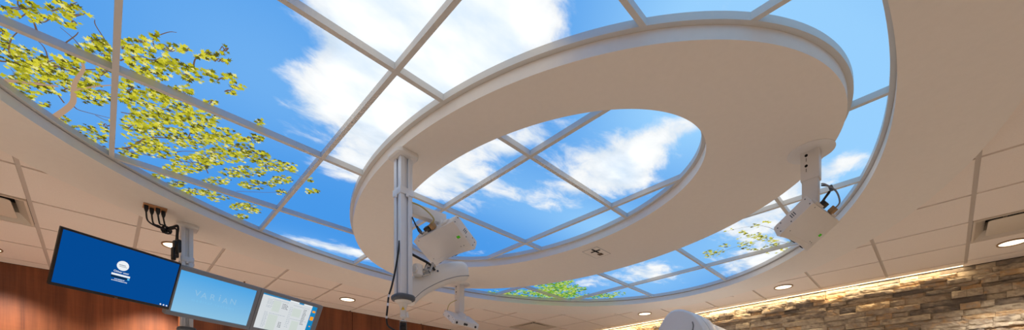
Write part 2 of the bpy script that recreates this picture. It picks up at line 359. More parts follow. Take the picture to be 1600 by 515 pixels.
def scatter(T, pal, size, dens, clump):
    for cx, cy, rx, ry in T:
        a, c, d = pz(cx-rx, cy), pz(cx+rx, cy), pz(cx, max(cy-ry, -20)); e = pz(cx, cy+ry)
        area = PI/4*(abs((c-a).cross(e-d).z)); n = int(area*dens/(size*size))
        for _ in range(n):
            r = math.sqrt(rnd.random()); t = rnd.random()*2*PI
            p = pz(cx + rx*r*math.cos(t), cy + ry*r*math.sin(t))
            q = noise.noise(Vector((p.x*clump, p.y*clump, 3.1)))
            if q < -.2 and rnd.random() < .75: continue
            k = rnd.choices(range(6), (20, 24, 22, 15, 8, 15))[0]
            leaves.append((p.x, p.y, size*rnd.uniform(.7, 1.35), pal + k, rnd.random()*6.28))
scatter(TREE1, 0, .034, 6.4, 11.); scatter(TREE2, 6, .045, 5.5, 5.); scatter(TREE3, 0, .040, 3., 7.)
strips = []
for pl, w0, w1, pale in BR:
    P = spline([pz(*p) for p in pl], 5); n = len(P)
    for i in range(n-1):
        strips.append((P[i], P[i+1], .55*(w0+(w1-w0)*i/n), .55*(w0+(w1-w0)*(i+1)/n), pale))
SKYM = [M['sky']] + [M['leaf%d' % i] for i in range(6)] + [M['leafg%d' % i] for i in range(6)] + [M['bark'], M['barkl'], M['acrylic']]
LOBES = [(0, 1.), (.42, .42), (.75, .92), (1.15, .4), (1.75, .7), (2.4, .35), (3.14, .3), (3.88, .35), (4.53, .7), (5.13, .4), (5.53, .92), (5.86, .42)]
def sky_panel(i, j, inner, u0, u1, v0, v1):
    bm = bmesh.new(); n = max(4, round((u1-u0)/.04)); m = max(4, round((v1-v0)/.04)); V = {}
    lc = bm.verts.layers.float.new('cloud'); lp = bm.verts.layers.float.new('pale')
    def ok(p):
        if inner: return ins(E_RI, p, .022)
        return ins(E_SI, p, .022) and not ins(E_RO, p, -.0) or (ins(E_SI, p, .022) and not ins(E_RO, p, -.02))
    def vert(a, c):
        if (a, c) not in V:
            x = u0 + (u1-u0)*a/n; y = v0 + (v1-v0)*c/m
            v = bm.verts.new((x, y, ZP)); V[a, c] = v
            v[lc] = field(CL, x, y, -.35); v[lp] = min(1, field(PL, x, y, .12))
        return V[a, c]
    cnt = 0
    for a in range(n):
        for c in range(m):
            x = u0 + (u1-u0)*(a+.5)/n; y = v0 + (v1-v0)*(c+.5)/m
            if ok((x, y)):
                bm.faces.new([vert(a, c), vert(a, c+1), vert(a+1, c+1), vert(a+1, c)]); cnt += 1
    if cnt < 12: bm.free(); return None
    cu = sum(v.co.x for v in bm.verts)/len(bm.verts); cv = sum(v.co.y for v in bm.verts)/len(bm.verts)
    # a real acrylic sheet: give it its thickness
    top = bmesh.ops.extrude_face_region(bm, geom=list(bm.faces)); vs = [g for g in top['geom'] if isinstance(g, bmesh.types.BMVert)]
    bmesh.ops.translate(bm, vec=(0, 0, .006), verts=vs)
    for f in bm.faces:
        if any(v.co.z > ZP+.001 for v in f.verts): f.material_index = 15
    def here(p): return u0 < p[0] < u1 and v0 < p[1] < v1 and (ins(E_RI, p, -.004) if inner else ins(E_SI, p, -.004) and not ins(E_RO, p, .004))
    nl = 0
    for A, B, w0, w1, pale in strips:
        if not here((A+B)/2): continue
        d = (B-A); d.z = 0; d.normalize(); q = Vector((-d.y, d.x, 0)); z = Vector((0, 0, -.0012 - .0012*pale)); e = d*.003
        f = bm.faces.new([bm.verts.new(A-e+q*w0/2+z), bm.verts.new(A-e-q*w0/2+z), bm.verts.new(B+e-q*w1/2+z), bm.verts.new(B+e+q*w1/2+z)]); f.material_index = 13 + pale
    for x, y, s, k, t in leaves:
        if not here((x, y)): continue
        nl += 1; z = ZP - .0004 - .0022*rnd.random(); sq = rnd.uniform(.6, 1.); P = []
        for a, r in LOBES:
            lx, ly = s*.56*r*math.cos(a), s*.56*r*math.sin(a)*sq
            P.append(bm.verts.new((x + lx*math.cos(t) - ly*math.sin(t), y + lx*math.sin(t) + ly*math.cos(t), z)))
        f = bm.faces.new(P); f.material_index = 1 + k
        f.normal_update()
    me = bpy.data.meshes.new('sky_panel'); bm.to_mesh(me); bm.free()
    for mt in SKYM: me.materials.append(mt)
    o = bpy.data.objects.new('sky_panel', me); C.objects.link(o); origin(o, (cu, cv, ZP))
    return o, topx((cu, cv, ZP)), nl
LAB = {
 (0,0,1): 'leafy sky panel behind the viewer, beyond the upper left corner', (0,1,0): 'plain sky panel overhead, beyond the top of the view', (0,2,0): 'pale blue sky panel with thin wisps at the top, above the far edge of the ring',
 (0,0,2): 'sky panel in the upper left corner, blue with leaf sprays along its lower edge', (0,0,3): 'leafy sky panel at the left edge with a thick brown branch, beside the soffit',
 (0,1,1): 'nearly all white cloud panel at the top, left of the long slanting tee', (0,1,2): 'large blue sky panel with leaves on its left and white cloud on its right',
 (0,1,3): 'sky panel filled with yellow green leaves and twigs, above the soffit edge', (0,1,4): 'narrow leafy sky panel squeezed against the soffit, right of the vertical tee',
 (0,2,1): 'big sky panel above the ring, white cloud on the left fading into deep blue', (0,2,2): 'bright white cloud panel touching the left shoulder of the ring',
 (0,2,3): 'deep blue sky panel left of the ring with a small leaf sprig at its left edge', (0,2,4): 'blue sky panel with a low white cloud bank, along the soffit left of the tall post',
 (0,3,4): 'small blue sky panel sliver between the ring and soffit behind the tall post', (0,3,0): 'large plain pale blue sky panel in the upper right, outside the ring',
 (0,4,0): 'pale blue sky panel with one white wisp beside the stem of the right pod', (0,4,1): 'sliver of sky panel at the ring edge just left of the right pod',
 (0,4,3): 'hidden sky panel above the far side of the ring', (0,4,4): 'thin sky panel sliver behind the stem of the pod with four lenses',
 (0,5,0): 'small sky panel behind the cables of the right pod', (0,5,1): 'sky panel of cloud and yellow leaf sprays, left below the right pod', (0,5,2): 'sky panel with a bright white cloud below the square hatch of the ring',
 (0,5,3): 'green leafy sky panel at the far end of the skylight, below the hatch', (0,5,4): 'leafy sky panel at the far soffit edge, right of the pod with four lenses',
 (0,6,1): 'narrow sky panel of white cloud by the soffit, above the middle stone wall lamp', (0,6,2): 'narrow blue sky panel with thin cloud streaks, above the white machine head', (0,6,3): 'small sky panel with a green leaf tip at the far soffit edge',
 (1,2,1): 'cloudy sky panel at the upper left rim of the inner opening', (1,2,2): 'sky panel of white cloud with blue gaps, right of the tall post inside the opening', (1,2,3): 'small sky panel just right of the tall post, behind the bracket',
 (1,3,1): 'sky panel with a big white cloud under blue sky, right part of the inner opening', (1,3,2): 'mostly blue sky panel with light clouds in the middle of the inner opening', (1,3,3): 'sky panel behind the left camera pod, with a cloud at its lower edge',
 (1,4,1): 'narrow crescent sky panel at the lower right rim of the inner opening', (1,4,2): 'narrow light blue sky panel at the lower rim of the inner opening', (1,4,3): 'tiny triangular sky panel at the lowest rim of the inner opening'}
UE = [-.74] + GU + [5.37]; VE = [.1] + GV + [4.40]
PANELS = []
for inner in (0, 1):
    for i in range(7):
        for j in range(5):
            r = sky_panel(i, j, inner, UE[i]+.001, UE[i+1]-.001, VE[j]+.001, VE[j+1]-.001)
            if r: PANELS.append((inner, i, j) + r)
def panel_label(inner, i, j): return LAB.get((inner, i, j))
for inner, i, j, o, px, nl in PANELS:
    tag(o, panel_label(inner, i, j) or 'backlit sky panel %s row' % ('inner' if inner else 'outer'), 'ceiling light panel', 'printed sky panels in the skylight')
# ------------------------------------------------------------------ room shell
def slab(name, size, loc, mat, label=None):
    o = MB().box(size, loc).build(name, mat, kind='structure', smooth=False)
    if label: o['label'] = label
    return o
slab('floor', (U_STONE-U_BACK+.4, V_WOODL-V_BACK+.4, .1), ((U_STONE+U_BACK)/2, (V_WOODL+V_BACK)/2, -.05), M['floor'])
ZW = ZT + .012
slab('wall_near', (.1, V_WOODL-V_BACK, ZW), (U_BACK-.05, (V_WOODL+V_BACK)/2, ZW/2), M['paint'])
slab('wall_entry', (U_STONE-U_BACK, .1, ZW), ((U_STONE+U_BACK)/2, V_BACK-.05, ZW/2), M['paint'])
# wood wall: panels with dark joints, standing in front of a dark backing
def woodwall(name, v, us):
    b = MB()
    for a, c in zip(us, us[1:]): b.box((c-a-.007, .02, ZT-.003), ((a+c)/2, v+.01, (ZT-.003)/2), bev=.001, seg=1)
    return b.build(name, M['wood'], kind='structure')
woodwall('wall_back', V_WOOD, [U_STEP+.0, 1.50, 2.715, 3.93, 5.145, 6.36, U_STONE])['label'] = 'reddish brown wood veneer panel wall'
woodwall('wall_left', V_WOODL, [U_BACK, -1.72, U_STEP+.02])['label'] = 'reddish brown wood veneer wall set back behind the screens'
MB().box((.02, V_WOODL-V_WOOD-.02, ZT-.003), (U_STEP-.006, (V_WOOD+V_WOODL)/2+.01, (ZT-.003)/2)).build('trim_2', M['wood'], kind='structure')
slab('wall_core', (U_STONE-U_STEP-.02, .1, ZW), ((U_STONE+U_STEP)/2+.01, V_WOOD+.072, ZW/2), M['hole'])
slab('wall_core_left', (U_STEP-U_BACK+.04, .1, ZW), ((U_STEP+U_BACK)/2, V_WOODL+.072, ZW/2), M['hole'])
# ledgestone wall
bm = bmesh.new(); lt = bm.verts.layers.float.new('tone'); z = 0.; srnd = random.Random(3)
while z < ZT-.004:
    h = srnd.choice((.042, .05, .056, .064, .075)); h = min(h, ZT-.002-z)
    if ZT-.002-z-h < .02: h = ZT-.002-z
    fine = z > 1.55; na = 1. if z < ZT-.08 else .3
    y = V_BACK - srnd.random()*.2
    while y < V_WOOD:
        l = srnd.choice((srnd.uniform(.09, .2), srnd.uniform(.18, .5))); y1 = min(y+l, V_WOOD); y0 = max(y, V_BACK); y += l
        if y1-y0 < .02: continue
        d = .012 + (.046 if z < ZT-.06 else .010)*srnd.random()**1.2; tone = srnd.gauss(.27, .16); tilt = srnd.uniform(-.012, .012); sd = srnd.random()*50
        n, m = (max(3, int((y1-y0)/.02)), 4) if fine else (2, 1)
        g = []
        for a in range(n+1):
            col = []
            for c in range(m+1):
                yy = y0+.0008 + (y1-y0-.0016)*a/n; zz = z+.0006 + (h-.0012)*c/m
                q = d + tilt*(c/m-.5) + na*(.016*noise.noise(Vector((yy*14, zz*20, sd))) + .008*noise.noise(Vector((yy*45, zz*50, sd+9))))
                if a in (0, n) or c in (0, m): q -= .004 + .004*srnd.random()
                col.append(bm.verts.new((U_STONE - max(.003, q), yy, zz)))
            g.append(col)
        bk = [bm.verts.new((U_STONE, g[a][c].co.y, g[a][c].co.z)) for a, c in ((0, 0), (n, 0), (n, m), (0, m))]
        for a in range(n):
            for c in range(m): bm.faces.new((g[a][c], g[a+1][c], g[a+1][c+1], g[a][c+1]))
        bm.faces.new([g[a][0] for a in range(n+1)][::-1] + [bk[0], bk[1]]); bm.faces.new([g[a][m] for a in range(n+1)] + [bk[2], bk[3]])
        bm.faces.new([g[0][c] for c in range(m+1)] + [bk[3], bk[0]]); bm.faces.new([g[n][c] for c in range(m+1)][::-1] + [bk[1], bk[2]])
        for v in [w for col in g for w in col] + bk: v[lt] = tone
    z += h
b = MB(); b.bm.free(); b.bm = bm
b.build('wall_right', M['stone'], kind='structure', smooth=False)['label'] = 'wall of stacked tan and brown split stone'
slab('wall_core_right', (.1, V_WOOD-V_BACK, ZW), (U_STONE+.0505, (V_WOOD+V_BACK)/2, ZW/2), M['hole'])
# tiled ceiling: tegular tiles in exposed tees; tile faces stop above the soffit, vents fill whole cells
P_ = .609; TU0, TV0 = -.370, -.138
def cell_u(k): return TU0 + P_*k
def cell_v(k): return TV0 + P_*k
VENTS = {(-1, 8): 'left', (9, -1): 'right', (9, 8): 'far'}
bt = MB(); tees = MB()
S_TOP = ZT + .010
def keep(p): return not ins((E_SI[0], E_SI[1], (E_SI[2]+E_SO[2])/2-.03, (E_SI[3]+E_SO[3])/2-.03), p)
def vlim(u): return V_WOODL if u < U_STEP-.016 else V_WOOD
for i in range(-5, 13):
    for j in range(-5, 13):
        if (i, j) in VENTS: continue
        a0, a1, c0, c1 = cell_u(i)+.013, cell_u(i+1)-.013, cell_v(j)+.013, cell_v(j+1)-.013
        n = 6
        X = sorted({max(U_BACK, min(U_STONE-.085, a0 + (a1-a0)*q/n)) for q in range(n+1)} | ({U_STEP-.017} if a0 < U_STEP-.017 < a1 else set()))
        Y = sorted({max(V_BACK, min(V_WOODL, c0 + (c1-c0)*q/n)) for q in range(n+1)} | ({V_WOOD} if c0 < V_WOOD < c1 else set()))
        if len(X) < 2 or len(Y) < 2: continue
        V = {}
        fs = []
        def vv(x, y):
            if (x, y) not in V: V[x, y] = bt.bm.verts.new((x, y, ZT))
            return V[x, y]
        for x0, x1 in zip(X, X[1:]):
            for y0, y1 in zip(Y, Y[1:]):
                mx, my = (x0+x1)/2, (y0+y1)/2
                if my > vlim(mx) or not keep((mx, my)): continue
                fs.append(bt.bm.faces.new((vv(x0, y0), vv(x0, y1), vv(x1, y1), vv(x1, y0))))
        if fs:
            r = bmesh.ops.extrude_face_region(bt.bm, geom=fs)
            bmesh.ops.translate(bt.bm, vec=(0, 0, .012), verts=[g for g in r['geom'] if isinstance(g, bmesh.types.BMVert)])
ce = bt.build('ceiling', M['tile'], kind='structure', smooth=False); ce['label'] = 'suspended ceiling of square off white tiles'
def tee_run(axis, k):
    n = 160
    lo, hi = (V_BACK, V_WOODL) if axis == 0 else (U_BACK, U_STONE-.085)
    w = .0145; run = None
    for q in range(n+1):
        t = lo + (hi-lo)*q/n; p = (k, t) if axis == 0 else (t, k)
        okk = q < n and keep(p) and p[1] < vlim(p[0]) and U_BACK < p[0] < U_STONE-.085 and p[1] > V_BACK
        if okk and run is None: run = t
        if not okk and run is not None:
            mid = (run+t)/2; L_ = t-run
            tees.box((2*w, L_, .004) if axis == 0 else (L_, 2*w, .004), (k, mid, S_TOP+.004) if axis == 0 else (mid, k, S_TOP+.0042)); run = None
for i in range(-5, 13):
    if U_BACK < cell_u(i) < U_STONE-.1: tee_run(0, cell_u(i))
    if V_BACK < cell_v(i) < V_WOODL-.02: tee_run(1, cell_v(i))
tees.build('trim_3', M['tee'], kind='structure', smooth=False)['label'] = 'exposed tees between the ceiling tiles'
# strip light along the stone wall
UL0, UL1 = 6.480, 6.524; LV0, LV1 = -.122, V_WOOD-.01
led = thing('strip_light', 'thin warm linear strip light along the top of the stone wall', 'strip light', ((UL0+UL1)/2, (LV0+LV1)/2, ZT))
MB().box((.044, LV1-LV0, .006), ((UL0+UL1)/2, (LV0+LV1)/2, ZT+.004)).build('lens', M['led'], led)
MB().box((.046, LV1-LV0+.01, .012), ((UL0+UL1)/2, (LV0+LV1)/2, ZT+.0132)).build('channel', M['tee'], led)
slab('trim_4', (.10, LV0-V_BACK, .010), (U_STONE-.06, (LV0-.006+V_BACK)/2, ZT+.007), M['tile'])
slab('trim_5', (.085, V_WOOD-V_BACK, .006), (U_STONE-.045, (V_WOOD+V_BACK)/2, ZT+.024), M['tee'])
def area(name, loc, sx, sy, power, col, parent, rot=(0, 0, 0), spread=None):
    l = bpy.data.lights.new(name, 'AREA'); l.shape = 'RECTANGLE'; l.size = sx; l.size_y = sy; l.energy = power; l.color = col
    if spread: l.spread = spread
    o = bpy.data.objects.new(name, l); C.objects.link(o); o.parent = parent; o.location = Vector(loc) - WM[parent.name].to_translation(); o.rotation_euler = rot; return o
area('strip_lamp', ((UL0+UL1)/2, (LV0+LV1)/2, ZT-.002), .040, LV1-LV0, 19, (1, .78, .50), led)
# ------------------------------------------------------------------ recessed lamps
DL = {}
def downlight(u, v, r, label, power=104, seen=True):
    t = thing('downlight', label, 'ceiling light', (u, v, ZT), 'round recessed ceiling lamps')
    mt = Matrix.Translation((u, v, ZT))
    MB().lathe([(r*.86, .004), (r*.86, -.006), (r*.90, -.011), (r*.97, -.011), (r, -.006), (r, 0.), (r, .004)], mt, 48, False).build('trim_ring', M['bronze'], t)
    MB().lathe([(0, -.0015), (r*.5, -.002), (r*.87, -.004), (r*.87, 0.), (0, 0.)], mt, 48, False).build('lens', M['lamp'], t)
    l = bpy.data.lights.new('lamp', 'SPOT'); l.energy = power; l.color = (1, .92, .84); l.spot_size = math.radians(120); l.spot_blend = .7; l.shadow_soft_size = .07
    o = bpy.data.objects.new('lamp', l); C.objects.link(o); o.parent = t; o.location = (0, 0, -.03)
for u, v, r, lab in ((2.386, 5.607, .10, 'round lit ceiling lamp near the wood wall, right of the two grey screens'), (5.941, 3.202, .10, 'round lit ceiling lamp directly left above the white machine head'),
                     (5.956, 1.384, .10, 'round lit ceiling lamp above the stone wall, middle of the three along that wall'), (5.963, -.42, .10, 'round lit ceiling lamp by the right edge, beside the square air vent'),
                     (.50, 5.003, .095, 'round lit ceiling lamp half hidden behind the black cables and aluminium post'), (.5, 6.30, .095, 'round ceiling lamp close to the wood wall behind the black screen'),
                     (-.75, 6.30, .095, 'round ceiling lamp close to the wood wall left of the black screen'), (-1.6, 2.25, .10, 'added fill lamp out of view, beyond the left end of the soffit'), (-1.6, -.9, .10, 'unseen lamp added for fill light in the near corner of the room'),  # left-end and near-corner lamps are added fill, out of view
                     (1.3, -1.2, .10, 'unseen lamp added for fill light, behind the viewer'), (4.1, -1.2, .10, 'added fill lamp, unseen, behind the viewer toward the stone wall'), (4.2, 5.607, .10, 'round ceiling lamp near the far room corner')):  # lamps behind the viewer are unseen, added to lift the room light
    downlight(u, v, r, lab, 145 if (u < 1 and v > 2) or (1 < u < 3 and v > 5) else 86)
# ------------------------------------------------------------------ air vents
def vent(i, j, lab):
    cu, cv = cell_u(i)+P_/2, cell_v(j)+P_/2; h = P_/2 - .016
    t = thing('air_vent', lab, 'air vent', (cu, cv, ZT), 'square ceiling air vents')
    def sq(r, z): return [(cu-r, cv-r, z), (cu+r, cv-r, z), (cu+r, cv+r, z), (cu-r, cv+r, z)]
    MB().loops([sq(h, ZT+.011), sq(h, ZT-.004), sq(h-.014, ZT-.004), sq(h-.018, ZT+.002), sq(h-.075, ZT+.06), sq(h-.08, ZT+.13), sq(h-.07, ZT+.135), sq(h-.005, ZT+.012)], cap=False).build('frame', M['vent'], t)
    MB().box((2*h-.13, 2*h-.13, .006), (cu, cv, ZT+.137)).build('throat', M['hole'], t)
    p = h-.085
    MB().loops([[(cu+x, cv+y, zz) for x, y in rsq(2*g, 2*g, .03)] for g, zz in ((p-.004, ZT+.010), (p, ZT+.008), (p, ZT+.004), (p-.006, ZT+.001))]).build('plaque', M['vent'], t, ang=25)
    for sx, sy in ((1, 1), (-1, 1), (1, -1), (-1, -1)): MB().rod((cu+sx*.1, cv+sy*.1, ZT+.009), (cu+sx*.1, cv+sy*.1, ZT+.136), .006).build('hanger', M['vent'], t)
vent(-1, 8, 'square cream air vent at the left edge, above the wood wall')
vent(9, -1, 'square cream air vent at the right edge, beside the ceiling lamp over the stone wall')
vent(9, 8, 'square cream air vent near the far corner, below the far end of the skylight')
# small covers
def disc(name, u, v, lab, cat, prof, mat):
    o = MB().lathe(prof, Matrix.Translation((u, v, ZT)), 32).build(name, mat); origin(o, (u, v, ZT)); return tag(o, lab, cat)
disc('sprinkler_cover', 5.945, 1.994, 'small flat round ceiling cover left of the middle lamp over the stone wall', 'sprinkler', [(.052, .002), (.052, -.006), (.046, -.010), (0, -.011)], M['tile'])
sp = thing('sprinkler', 'tiny ceiling sprinkler above the grey screen with the pale blue page', 'sprinkler', (1.211, 5.697, ZT))
MB().lathe([(.042, 0), (.042, -.003), (.02, -.009), (.012, -.01)], Matrix.Translation((1.211, 5.697, ZT)), 24).build('escutcheon', M['tile'], sp)
MB().lathe([(.009, -.009), (.009, -.03), (.014, -.034), (.014, -.037), (0, -.037)], Matrix.Translation((1.211, 5.697, ZT)), 16).build('head', M['bronze'], sp)
# ------------------------------------------------------------------ laser port in the ring
lp = thing('laser_port', 'flush square hatch with a black cross slot and brown sensor, in the ring underside', 'laser hatch', (3.325, 2.28, ZS))
MB().ring([(3.325, 2.28, a, a, zz) for a, zz in ((.158, ZS-.0005), (.162, ZS-.0005), (.162, ZS-.0015), (.158, ZS-.0015))], 4).bm.free()
hb_ = .112
b = MB()
for dx, dy, w, h in ((-hb_, 0, .003, 2*hb_), (hb_, 0, .003, 2*hb_), (0, -hb_*.72, 2*hb_, .003), (0, hb_*.72, 2*hb_, .003)):
    b.box((w, h if w > .01 else h*.72, .0015), (3.325+dx, 2.281+dy, ZS-.0010))
b.build('seam', M['aluslot'], lp)
MB().box((2*hb_, 2*hb_*.72, .0012), (3.325, 2.281, ZS-.0008)).build('cover', M['plaster'], lp)
b = MB(); b.box((.112, .017, .003), (3.284, 2.264, ZS-.003), bev=.001).box((.017, .098, .003), (3.284, 2.264, ZS-.0031), bev=.001); b.build('cross_slot', M['hole'], lp)
MB().box((.046, .042, .004), (3.376, 2.272, ZS-.0036), bev=.001).build('sensor', M['brown'], lp)
# ------------------------------------------------------------------ aluminium posts
def profile(s=.08, w=.020, d=.014, lip=.004, inner=.030):
    h = s/2; q = []
    side = [(-h+.004, -h), (-w/2-.006, -h), (-w/2-.005, -h+.0015), (-w/2, -h+.0015), (-w/2, -h+lip), (-inner/2, -h+lip+.002), (-inner/2, -h+d), (-.006, -h+d), (-.005, -h+d-.005), (.005, -h+d-.005), (.006, -h+d),
            (inner/2, -h+d), (inner/2, -h+lip+.002), (w/2, -h+lip), (w/2, -h+.0015), (w/2+.005, -h+.0015), (w/2+.006, -h), (h-.004, -h), (h-.0012, -h+.0012)]
    for k in range(4):
        c, s_ = math.cos(PI/2*k), math.sin(PI/2*k); q += [(x*c-y*s_, x*s_+y*c) for x, y in side]
    return q
def post(u, v, z0, lab, band_z, collar=.142):
    t = thing('ceiling_post', lab, 'support post', (u, v, ZS))
    MB().prism(profile(), Matrix.Translation((u, v, z0)), ZS-.012-z0).build('extrusion', M['alu'], t, ang=20)
    b = MB(); b.loops([[(u+x, v+y, zz) for x, y in rsq(collar+2*g, collar+2*g, .03+g)] for g, zz in ((0, ZS), (.002, ZS-.003), (0, ZS-.020), (-.010, ZS-.027), (-.03, ZS-.028))]); b.build('collar', M['whiteplastic'], t)
    b = MB(); h = .040
    for a in range(4):
        rot = Matrix.Rotation(PI/2*a, 4, 'Z'); m4 = Matrix.Translation((u, v, band_z)) @ rot
        bb = MB(); bb.box((.088, .004, h), (0, -.0425, 0), bev=.001); bb.box((.016, .010, .02), (0, -.046, -.024), bev=.002)
        bmesh.ops.transform(bb.bm, matrix=m4, verts=bb.bm.verts); me = bpy.data.meshes.new('x'); bb.bm.to_mesh(me); b.bm.from_mesh(me); bpy.data.meshes.remove(me); bb.bm.free()
    b.build('clamp_band', M['alu'], t)
    b = MB(); b.loops([[(u+x, v+y, zz) for x, y in rsq(.122+2*g, .122+2*g, .04+g)] for g, zz in ((-.012, z0), (-.003, z0-.001), (.002, z0-.010), (.001, z0-.022), (-.006, z0-.030), (-.03, z0-.032))]); b.build('end_cap', M['grey'], t)
    return t
Z1 = CZ + .735
p1 = post(1.288, 2.243, Z1, 'tall aluminium ceiling post with slotted faces, hanging from the oval ring', CZ+1.336)
p2 = post(.505, 4.276, CZ+.745, 'aluminium ceiling post behind the black and grey screens, hanging from the soffit', CZ+1.285, .15)
# instrument under the first post
u, v = 1.288, 2.243; mt = Matrix.Translation((u, v, 0))
zc = Z1-.032
b = MB(); b.lathe([(.050, zc), (.050, zc-.64*.004), (.044, zc-.64*.012), (.030, zc-.64*.016), (.028, zc-.64*.02), (.024, zc-.64*.045), (.018, zc-.64*.060), (.0165, zc-.64*.135), (.019, zc-.64*.138), (.019, zc-.64*.150), (.012, zc-.64*.157), (.009, zc-.64*.165)], mt, 32); b.build('bracket', M['whiteplastic'], p1, label='white stepped bracket under the post')
kx = Vector((.024*CT, -.024*ST, 0))
b = MB(); b.tube([Vector((u, v, zc-.64*.122)), Vector((u, v, zc-.64*.122))+kx], .008, 14); b.tube([Vector((u, v, zc-.64*.098))+kx, Vector((u, v, zc-.64*.125))+kx, Vector((u, v, zc-.64*.15))+kx*1.2], .008, 12, [.006, .009, .007]); b.build('lever', M['whiteplastic'], p1)
q = Matrix.Translation((u, v, zc-.64*.072)) @ MC.to_4x4() @ Matrix.Translation((.004, -.0192, 0)) @ Matrix.Rotation(PI/2, 4, 'X')
MB().prism([(-.011, -.009), (.011, -.009), (.0, .011)], q, .0012).build('warning_sticker', M['yellow'], p1)
b = MB(); b.lathe([(.006, zc-.64*.163), (.006, zc-.64*.183), (.022, zc-.64*.184), (.023, zc-.64*.188), (.022, zc-.64*.191), (.008, zc-.64*.192), (.008, zc-.64*.197)], mt, 28); b.build('flange', M['steel'], p1)
b = MB(); b.lathe([(.012, zc-.64*.196), (.020, zc-.64*.199), (.021, zc-.64*.225), (.018, zc-.64*.228), (.021, zc-.64*.232), (.021, zc-.64*.30), (.017, zc-.64*.306), (0, zc-.64*.307)], mt, 28); b.build('knob', M['black'], p1)
for i in range(7): MB().rod(Vector((u+.040, v-.012, CZ+1.24-.031*i)), Vector((u+.052, v-.012, CZ+1.24-.031*i)), .006, 10).build('bolt', M['white'], p1)
# cable hanging along the post
def pxs(L): return [at(*q) for q in L]
cab = spline(pxs([(624, 376, 2.46), (622.5, 392, 2.452), (618, 420, 2.45), (612, 447, 2.44), (607.5, 462, 2.43), (605.5, 480, 2.42), (604, 497, 2.42), (606, 508, 2.43), (614, 514, 2.44), (626, 520, 2.46)]), 8)
hc = thing('hanging_cable', 'thin black cable with white tape marks hanging down the left face of the tall post', 'cable', cab[0])
MB().tube(cab, .0052, 10).build('cord', M['rubber'], hc)
for a in (31, 37, 46): MB().tube([cab[a], cab[a+1], cab[a+2]], .0060, 10).build('tape_mark', M['tape'], hc)
# white curved support arm
arm = thing('support_arm', 'thick white curved arm with a rounded end, jointed to the tall post', 'support arm', at(690, 430, 2.8))
path = spline(pxs([(634, 463, 2.62), (648, 450.5, 2.66), (665, 440.5, 2.71), (684, 432, 2.77), (703, 426.5, 2.84), (718, 425, 2.9), (727, 425.5, 2.94)]), 6)
def armshell(lo, hi, name, g):
    rows = []; nP = len(path)
    for i, p in enumerate(path):
        d = (path[min(i+1, nP-1)] - path[max(i-1, 0)]).normalized(); side = d.cross(Vector((0, 0, 1))).normalized(); up = side.cross(d)
        s = nP-1-i; k = 1. if s > 5 else math.sqrt(max(.0, 1-((6-s)/6.3)**2))
        hh, ww = .068*k*g, .060*k*g
        loop = []
        for q in range(17):
            a = lo + (hi-lo)*q/16; ca, sa = math.cos(a), math.sin(a)
            loop.append(p + side*ww*math.copysign(abs(ca)**.75, ca) + up*(hh*math.copysign(abs(sa)**.75, sa)))
        rows.append(loop)
    return MB().loops(rows).build(name, M['whiteplastic'], arm, ang=50)
SE = -.42
armshell(SE+.035, PI-SE-.035, 'upper_cover', 1.); armshell(PI-SE+.0, 2*PI+SE-.0, 'lower_cover', .992)
sm_ = []
for i, p in enumerate(path[:-3]):
    d = (path[min(i+1, len(path)-1)] - path[max(i-1, 0)]).normalized(); side = d.cross(Vector((0, 0, 1))).normalized(); up = side.cross(d)
    sm_.append(p + side*.0585*math.cos(SE)**.75 - up*.067*abs(math.sin(SE))**.75)
MB().tube(sm_, .0022, 8).build('seam', M['linacgap'], arm)
b = MB(); jp = at(653, 422, 2.60)
b.lathe([(.022, -.035), (.030, -.032), (.030, .032), (.022, .035)], Matrix.Translation(jp), 28)
b.tube([f2w((-.595, 2.56, .915)), jp], .02, 14); b.build('pivot', M['whiteplastic'], arm)
b = MB(); a0, a1 = at(657, 425, 2.62), at(679, 415, 2.69)
b.tube([a0, a1], .012, 14); b.tube([at(664, 421, 2.60), at(668, 412, 2.64)], .010, 12); b.tube([at(671, 424, 2.62), at(676, 411, 2.66)], .009, 12)
for s_ in (-1, 1):
    e = Vector((0, 0, .014*s_)); b.tube([at(660, 427, 2.60)+e, at(672, 423.5, 2.63)+e], .006, 8)
b.build('hinge', M['steel'], arm)
b = MB(); b.tube(spline(pxs([(644, 397, 2.58), (655, 403, 2.60), (668, 410, 2.63), (675, 416, 2.66), (679, 421, 2.69)])), .0075, 10); b.build('hinge_cable', M['rubber'], arm)
b = MB()
for x, y, dd in ((684, 423.0, 2.70), (715.5, 419.8, 2.835), (720.5, 411, 2.87)):
    MB().lathe([(.0, -.004), (.006, -.003), (.006, .004)], Matrix.Translation(at(x, y, dd)) @ MC.to_4x4() @ Matrix.Rotation(PI/2, 4, 'X'), 10).build('screw', M['grey'], arm)
